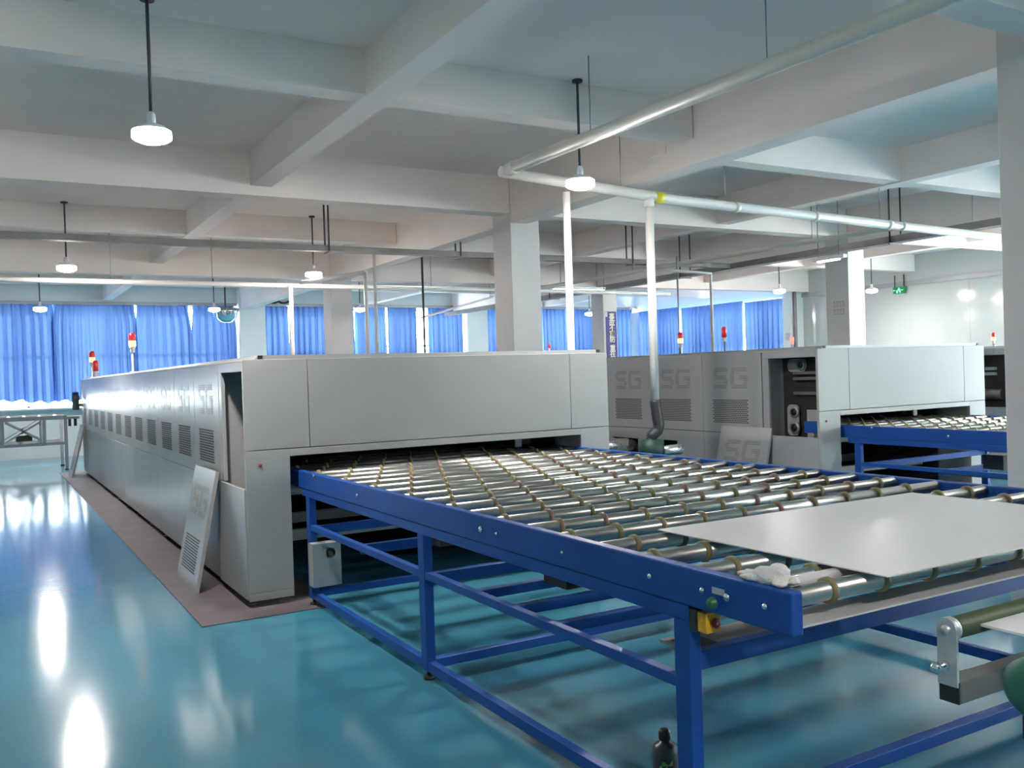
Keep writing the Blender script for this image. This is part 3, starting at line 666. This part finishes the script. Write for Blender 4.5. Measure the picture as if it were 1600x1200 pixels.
t = thing('foil_duct', (7.1, 9.75, 0), 'crumpled silver foil duct bulging from the machine side', 'duct')
fp = [(7.56, 9.72, 0.60), (7.44, 9.72, 0.61), (7.30, 9.74, 0.62), (7.16, 9.76, 0.61), (7.06, 9.82, 0.58), (7.02, 9.95, 0.45), (7.02, 10.02, 0.2), (7.02, 10.03, 0.01)]
pts = []
for a, b_ in zip(fp[:-1], fp[1:]):
    for k in range(6): pts.append(Vector(a).lerp(Vector(b_), k/6))
pts.append(Vector(fp[-1])); rr = random.Random(2)
B().tube(pts, [0.085 + rr.uniform(-0.008, 0.010) for _ in pts], 18).build('duct_run', 'foil', t)

pipe('branch_pipe', [(9.62, 7.15, 3.235), (9.40, 10.4, 3.235), (9.2, 16.0, 3.235)], 0.035, 'pvc_cream', 'pale pipe branching from the white pipe toward the far wall', hangers=[(9.55, 8.4, 3.235), (9.35, 12.0, 3.235)])
pipe('cross_pipe', [(-3, 13.98, 3.1), (11.8, 13.98, 3.1)], 0.035, 'pvc', 'white horizontal pipe crossing the hall before the far columns', hangers=[(x, 13.98, 3.1) for x in (-1, 1.6, 3.0, 6.6, 8.0, 10.2)])
pipe('drop_pipe', [(4.16, 13.90, 3.10), (4.16, 13.90, 1.78)], 0.032, 'pvc', 'thin white vertical pipe left of the far white column')
pipe('drop_pipe', [(4.66, 11.66, 3.32), (4.66, 11.66, 1.78)], 0.022, 'pvc', 'thin white vertical pipe right of the far white column')
pipe('drop_pipe', [(4.60, 11.85, 3.08), (4.60, 11.85, 1.78)], 0.026, 'pvc', 'second thin white vertical pipe right of the far white column')
pipe('slanted_pipe', [(4.60, 11.85, 3.08), (4.1, 13.2, 3.06)], 0.026, 'pvc', 'short white pipe slanting back from a thin vertical pipe')
pipe('drop_pipe', [(5.36, 11.63, 3.28), (5.36, 11.63, 0.0)], 0.016, 'rod', 'dark thin vertical pipe between the far and big columns')
pipe('slanted_pipe', [(6.5, 14.2, 2.62), (9.6, 17.2, 3.30)], 0.022, 'pvc', 'white pipe slanting across the curtains left of the big column', hangers=[(6.6, 14.3, 2.64), (9.4, 17.0, 3.26)])
pipe('drop_pipe', [(8.9, 9.65, 1.80), (8.9, 9.65, 2.93), (8.2, 9.65, 2.95)], 0.024, 'pvc', 'white pipe frame standing on the second machine')
pipe('drop_pipe', [(8.55, 9.95, 1.80), (8.55, 9.95, 3.2)], 0.012, 'wire', 'thin grey rod standing on the second machine')
tag(tube([(18.0, 16.6, 0.0), (18.0, 16.6, 2.9)], 0.03, 10).build('corner_pipe', 'pvc', origin=(18.0, 16.6, 0)), 'pale vertical pipe by the right wall pilaster', 'pipe')

def tray(name, a, b_, w, h, label, hang):
    a = Vector(a); b_ = Vector(b_); t = thing(name, a, label, 'tray')
    d = (b_-a).normalized(); r = d.cross(Vector((0, 0, 1))).normalized()
    B().bar(a, b_, w, 0.006).build('tray_floor', 'tray', t)
    for s in (-1, 1): B().bar(a + r*s*w/2 + Vector((0, 0, h/2)), b_ + r*s*w/2 + Vector((0, 0, h/2)), 0.006, h).build('tray_side', 'tray', t)
    for k in hang:
        p = a.lerp(b_, k)
        for s in (-1, 1): B().tube([p + r*s*(w/2+0.02), Vector((p.x, p.y, ZC)) + r*s*(w/2+0.02)], 0.012, 6).build('hanger_rod', 'rod', t)
        B().bar(p - r*(w/2+0.04) - Vector((0, 0, 0.015)), p + r*(w/2+0.04) - Vector((0, 0, 0.015)), 0.03, 0.02).build('hanger_bar', 'tray', t)
tray('cable_tray', (-5, 11.43, 3.28), (10.93, 11.43, 3.28), 0.12, 0.07, 'brown cable tray crossing the hall above the long machine', (0.30, 0.56, 0.68, 0.87))
tray('cable_tray', (11.1, -2, 3.27), (11.1, 22.5, 3.27), 0.2, 0.09, 'long brown cable tray running to the far wall at right', (0.2, 0.42, 0.6, 0.78))
# glowing strip left of the banner column, tube light under the tray
for k, (x, y, z, ax, l) in enumerate([(9.97, 14.47, 3.2, 'x', 'pale glowing strip left of the banner column'), (10.70, 9.12, 3.12, 'y', 'pale fluorescent fitting under the tray near the lit column')]):
    t = thing('strip_light', (x, y, z), l, 'light')
    hx, hy = (0.6, 0.04) if ax == 'x' else (0.04, 0.3)
    box(x-hx, x+hx, y-hy, y+hy, z, z+0.05).build('fitting', 'lamp_body', t)
    box(x-hx*0.98, x+hx*0.98, y-hy*0.6, y+hy*0.6, z-0.02, z).build('diffuser', 'tube_lit', t)
    for s in (-1, 1): B().tube([(x+s*hx*0.7, y+s*hy*0.7*(ax == 'y'), z+0.05), (x+s*hx*0.7, y+s*hy*0.7*(ax == 'y'), ZC)], 0.006, 6).build('hanger_rod', 'wire', t)

# ------------------------------------------------------------------ wall fittings
t = thing('dome_fan', (5.0, 22.0, 3.05), 'chrome dome-shaped fan hanging beside the pale pilaster', 'fan')
B().lathe((5.0, 22.0, 3.30), [(0.06, -0.27), (0.16, -0.24), (0.25, -0.15), (0.29, 0.0), (0.30, 0.04), (0.26, 0.05)], 28).build('dome', 'chrome', t)
B().lathe((5.0, 22.0, 3.30), [(0.31, 0.02), (0.315, 0.05), (0.31, 0.08)], 28).build('rim', 'tube_grey', t)
B().tube([(5.0, 22.0, 3.33), (5.0, 22.0, ZC)], 0.02, 8).build('rod', 'rod', t)
t = thing('cable_coil', (6.6, 23.5, 3.63), 'coiled black cable resting on the wall rail above the curtains', 'cable')
for k in range(4):
    a = 0.20 + 0.015*k; pts = [(6.62 + (0.22 if k == 3 else -0.05) + a*math.cos(2*PI*i/24)*0.9, 23.46 + 0.025*k, 3.77 + 0.04 + 0.13*math.sin(2*PI*i/24) + 0.02*math.cos(4*PI*i/24)) for i in range(25)]
    B().tube(pts, 0.026, 8, False).build('cable_loop', 'black', t)
tag(box(6.36, 7.2, 23.45, 23.70, 3.59, 3.63).build('shelf_bracket', 'trim', origin=(6.7, 23.64, 3.6)), 'narrow grey ledge holding the coiled cable', 'ledge')

t = thing('exit_sign', (18.46, 13.72, 3.18), 'green glowing exit sign on the right wall', 'sign')
box(18.44, 18.50, 13.57, 13.87, 3.19, 3.345).build('sign_box', 'exit', t)
e = B()
def em(y0, y1, z0, z1): e.box(18.437, 18.441, y0, y1, z0, z1)
em(13.70, 13.73, 3.30, 3.325); em(13.69, 13.75, 3.255, 3.295); em(13.66, 13.70, 3.27, 3.285); em(13.74, 13.79, 3.25, 3.265); em(13.67, 13.70, 3.21, 3.255); em(13.74, 13.78, 3.205, 3.25)
em(13.60, 13.655, 3.262, 3.274); em(13.81, 13.85, 3.262, 3.274); em(13.84, 13.855, 3.252, 3.284)
e.build('running_figure', 'exit_mark', t)
for y in (13.6, 13.84): B().tube([(18.47, y, 3.34), (18.47, y, 3.62)], 0.016, 8).build('bracket', 'rod', t)

def text_mesh(ch, size, mat, name):
    c = bpy.data.curves.new('txt', 'FONT'); c.body = ch; c.size = size; c.align_x = 'CENTER'; c.align_y = 'CENTER'; c.extrude = 0.002; c.offset = 0.004
    o = bpy.data.objects.new('txt', c); COL.objects.link(o)
    dg = bpy.context.evaluated_depsgraph_get(); me = bpy.data.meshes.new_from_object(o.evaluated_get(dg)); me.name = name
    bpy.data.objects.remove(o); me.materials.clear(); me.materials.append(M[mat]); return me
t = thing('slogan_banner', (12.21, 16.49, 1.3), 'purple vertical banner with white and yellow Chinese slogan on the column', 'banner')
box(12.06, 12.35, 16.488, 16.498, 1.50, 2.94).build('banner_cloth', 'banner', t)
box(12.03, 12.10, 16.482, 16.488, 2.82, 2.93).build('corner_tape', 'paper', t)
z = 2.82
for k, ch in enumerate('事故不难防 重在守规章'):
    if ch != ' ':
        me = text_mesh(ch, 0.155, 'char_yellow' if k in (3, 9, 10) else 'char_white', 'character')
        o = bpy.data.objects.new('character', me); link(o, t); o.rotation_euler = (PI/2, 0, 0); o.location = Vector((12.22, 16.485, z)) - t.location
        z -= 0.128
    else: z -= 0.07
def notice(x, y, z, w, h, label):
    t = thing('paper_notice', (x, y, z), label, 'notice')
    box(x-0.004, x, y, y+w, z, z+h).build('paper_sheet', 'paper', t)
    b = B(); rn = random.Random(int(y*10))
    for r in range(2):
        for c in range(4):
            yy = y + w*(0.08+0.22*c); zz = z + h*(0.12+0.48*r)
            b.box(x-0.0052, x-0.0038, yy, yy+w*0.17, zz+h*0.3, zz+h*0.33).box(x-0.0052, x-0.0038, yy, yy+w*0.17, zz, zz+h*0.03).box(x-0.0052, x-0.0038, yy+w*0.02, yy+w*0.04, zz, zz+h*0.3).box(x-0.0052, x-0.0038, yy+w*0.1, yy+w*0.12, zz+h*0.1, zz+h*0.3)
    b.build('print', 'ink', t)['kind'] = 'stuff'
notice(11.86, 9.80, 2.36, 0.26, 0.26, 'small printed notice on the shaded face of the lit column')
notice(XR-0.35, 16.78, 2.26, 0.24, 0.2, 'small printed notice on the right wall pilaster')
b = B(); v = []; n = 12
for j in range(9):
    for i in range(n+1):
        a = -0.5 + i/n; v.append((17.93 + 0.36*(i/n), 23.20 - 0.08*math.cos(a*PI), 1.4 + 2.05*j/8))
b.add(v, [(j*(n+1)+i, j*(n+1)+i+1, (j+1)*(n+1)+i+1, (j+1)*(n+1)+i) for j in range(8) for i in range(n)], True)
o = b.build('cloth_cover', 'pale_cloth', origin=(18.3, 23.4, 1.4)); md = o.modifiers.new('thick', 'SOLIDIFY'); md.thickness = 0.006
tag(o, 'pale blue cloth panel hanging in the far right corner', 'cloth')

# ------------------------------------------------------------------ signal beacons on the machines
def beacon(x, y, z0, h, label, lit='amber', k=1.0):
    t = thing('signal_tower', (x, y, z0), label, 'beacon', 'signal beacons')
    ph = max(h-0.30*k, 0.02); S = lambda pr: [(r*k, q*k) for r, q in pr]
    B().lathe((x, y, z0), [(0.05*k, 0.0), (0.05*k, 0.012), (0.016*k, 0.016), (0.016*k, ph)], 12).build('pole', 'zinc', t)
    q = z0 + ph
    B().lathe((x, y, q), S([(0.03, 0.0), (0.034, 0.01), (0.034, 0.06), (0.045, 0.07), (0.045, 0.09)]), 14).build('lamp_base', 'lamp_body', t)
    if lit == 'amber': B().lathe((x, y, q), S([(0.044, 0.09), (0.05, 0.10), (0.05, 0.17), (0.046, 0.175)]), 16).build('amber_lens', 'amber_lens', t)
    B().lathe((x, y, q), S([(0.046, 0.175 if lit == 'amber' else 0.09), (0.05, 0.19), (0.05, 0.25), (0.035, 0.285), (0.015, 0.295)]), 16).build('red_lens', 'red_lens' if lit != 'red' else 'red_lit', t)
beacon(1.75, 13.2, 1.795, 0.54, 'tall lit red and amber beacon on the long machine', k=0.9)
beacon(1.76, 18.6, 1.796, 0.50, 'lit red and amber beacon at the far end of the long machine')
beacon(1.78, 18.25, 1.795, 0.27, 'short unlit red beacon at the far end of the long machine', 'none')
beacon(8.5, 9.87, 1.795, 0.33, 'left beacon on the second machine before the right wall curtains', k=0.75)
beacon(8.62, 9.12, 1.795, 0.36, 'red beacon on the second machine beside the white pipe frame', 'none', k=0.7)
beacon(8.2, 7.55, 1.795, 0.13, 'glowing red beacon at the front of the second machine', 'red', k=0.42)
beacon(13.6, 8.45, 1.795, 0.22, 'small beacon on the hidden machine by the grey column', k=0.6)
beacon(4.60, 7.20, 1.795, 0.08, 'tiny red beacon on top of the near machine beside the white pipe', 'none', k=0.22)

# ------------------------------------------------------------------ transfer table at the far left
t = thing('transfer_table', (0, 20.4, 0), 'grey transfer table with crossed braces at the far end of the aisle', 'table')
for y in (20.0, 21.2):
    box(-2.6, 1.40, y, y+0.06, 1.0, 1.08).build('top_rail', 'table', t); box(-2.6, 1.40, y, y+0.06, 0.50, 0.56).build('low_rail', 'table', t)
    for x in (-2.6, -1.2, 0.24, 0.96, 1.34): box(x, x+0.06, y, y+0.06, 0.56, 1.0).build('upright', 'table', t)
    for x in (-2.6, -0.6, 1.34):
        lg = box(x, x+0.06, y, y+0.06, 0.02, 0.50).build('leg', 'table', t)
        B().lathe((x+0.03, y+0.03, 0), [(0.04, 0.0), (0.04, 0.015), (0.015, 0.03)], 10).build('foot', 'black', lg)
    B().bar((0.32, y+0.03, 0.60), (0.94, y+0.03, 0.98), 0.03, 0.035).build('cross_brace', 'table', t)
    B().bar((0.32, y+0.03, 0.98), (0.94, y+0.03, 0.60), 0.03, 0.035).build('cross_brace', 'table', t)
for k in range(14): B().tube([(-2.4+0.28*k, 20.06, 1.05), (-2.4+0.28*k, 21.2, 1.05)], 0.03, 10).build('roller', 'steel', t)
box(0.5, 0.78, 20.1, 20.4, 0.60, 0.72).build('lift_drive', 'black', t)
for x in (1.42, 1.52): box(x, x+0.05, 20.0, 20.06, 0.86, 1.0).build('sensor', 'black', t)
box(1.39, 1.62, 19.98, 20.08, 1.0, 1.05).build('sensor_bar', 'table', t)
t = thing('valve_motor', (1.50, 18.8, 1.2), 'dark valve motor on the far corner of the long machine', 'motor')
B().lathe((1.47, 18.8, 1.2), [(0.05, 0.0), (0.06, 0.02), (0.06, 0.18), (0.07, 0.19), (0.07, 0.26), (0.05, 0.28)], 14).build('motor_body', 'tube_grey', t)
box(1.50, 1.576, 18.77, 18.83, 1.26, 1.32).build('mount', 'tube_grey', t); B().lathe((1.47, 18.8, 1.48), [(0.055, 0.0), (0.055, 0.05), (0.03, 0.06)], 14).build('motor_cap', 'blue', t)
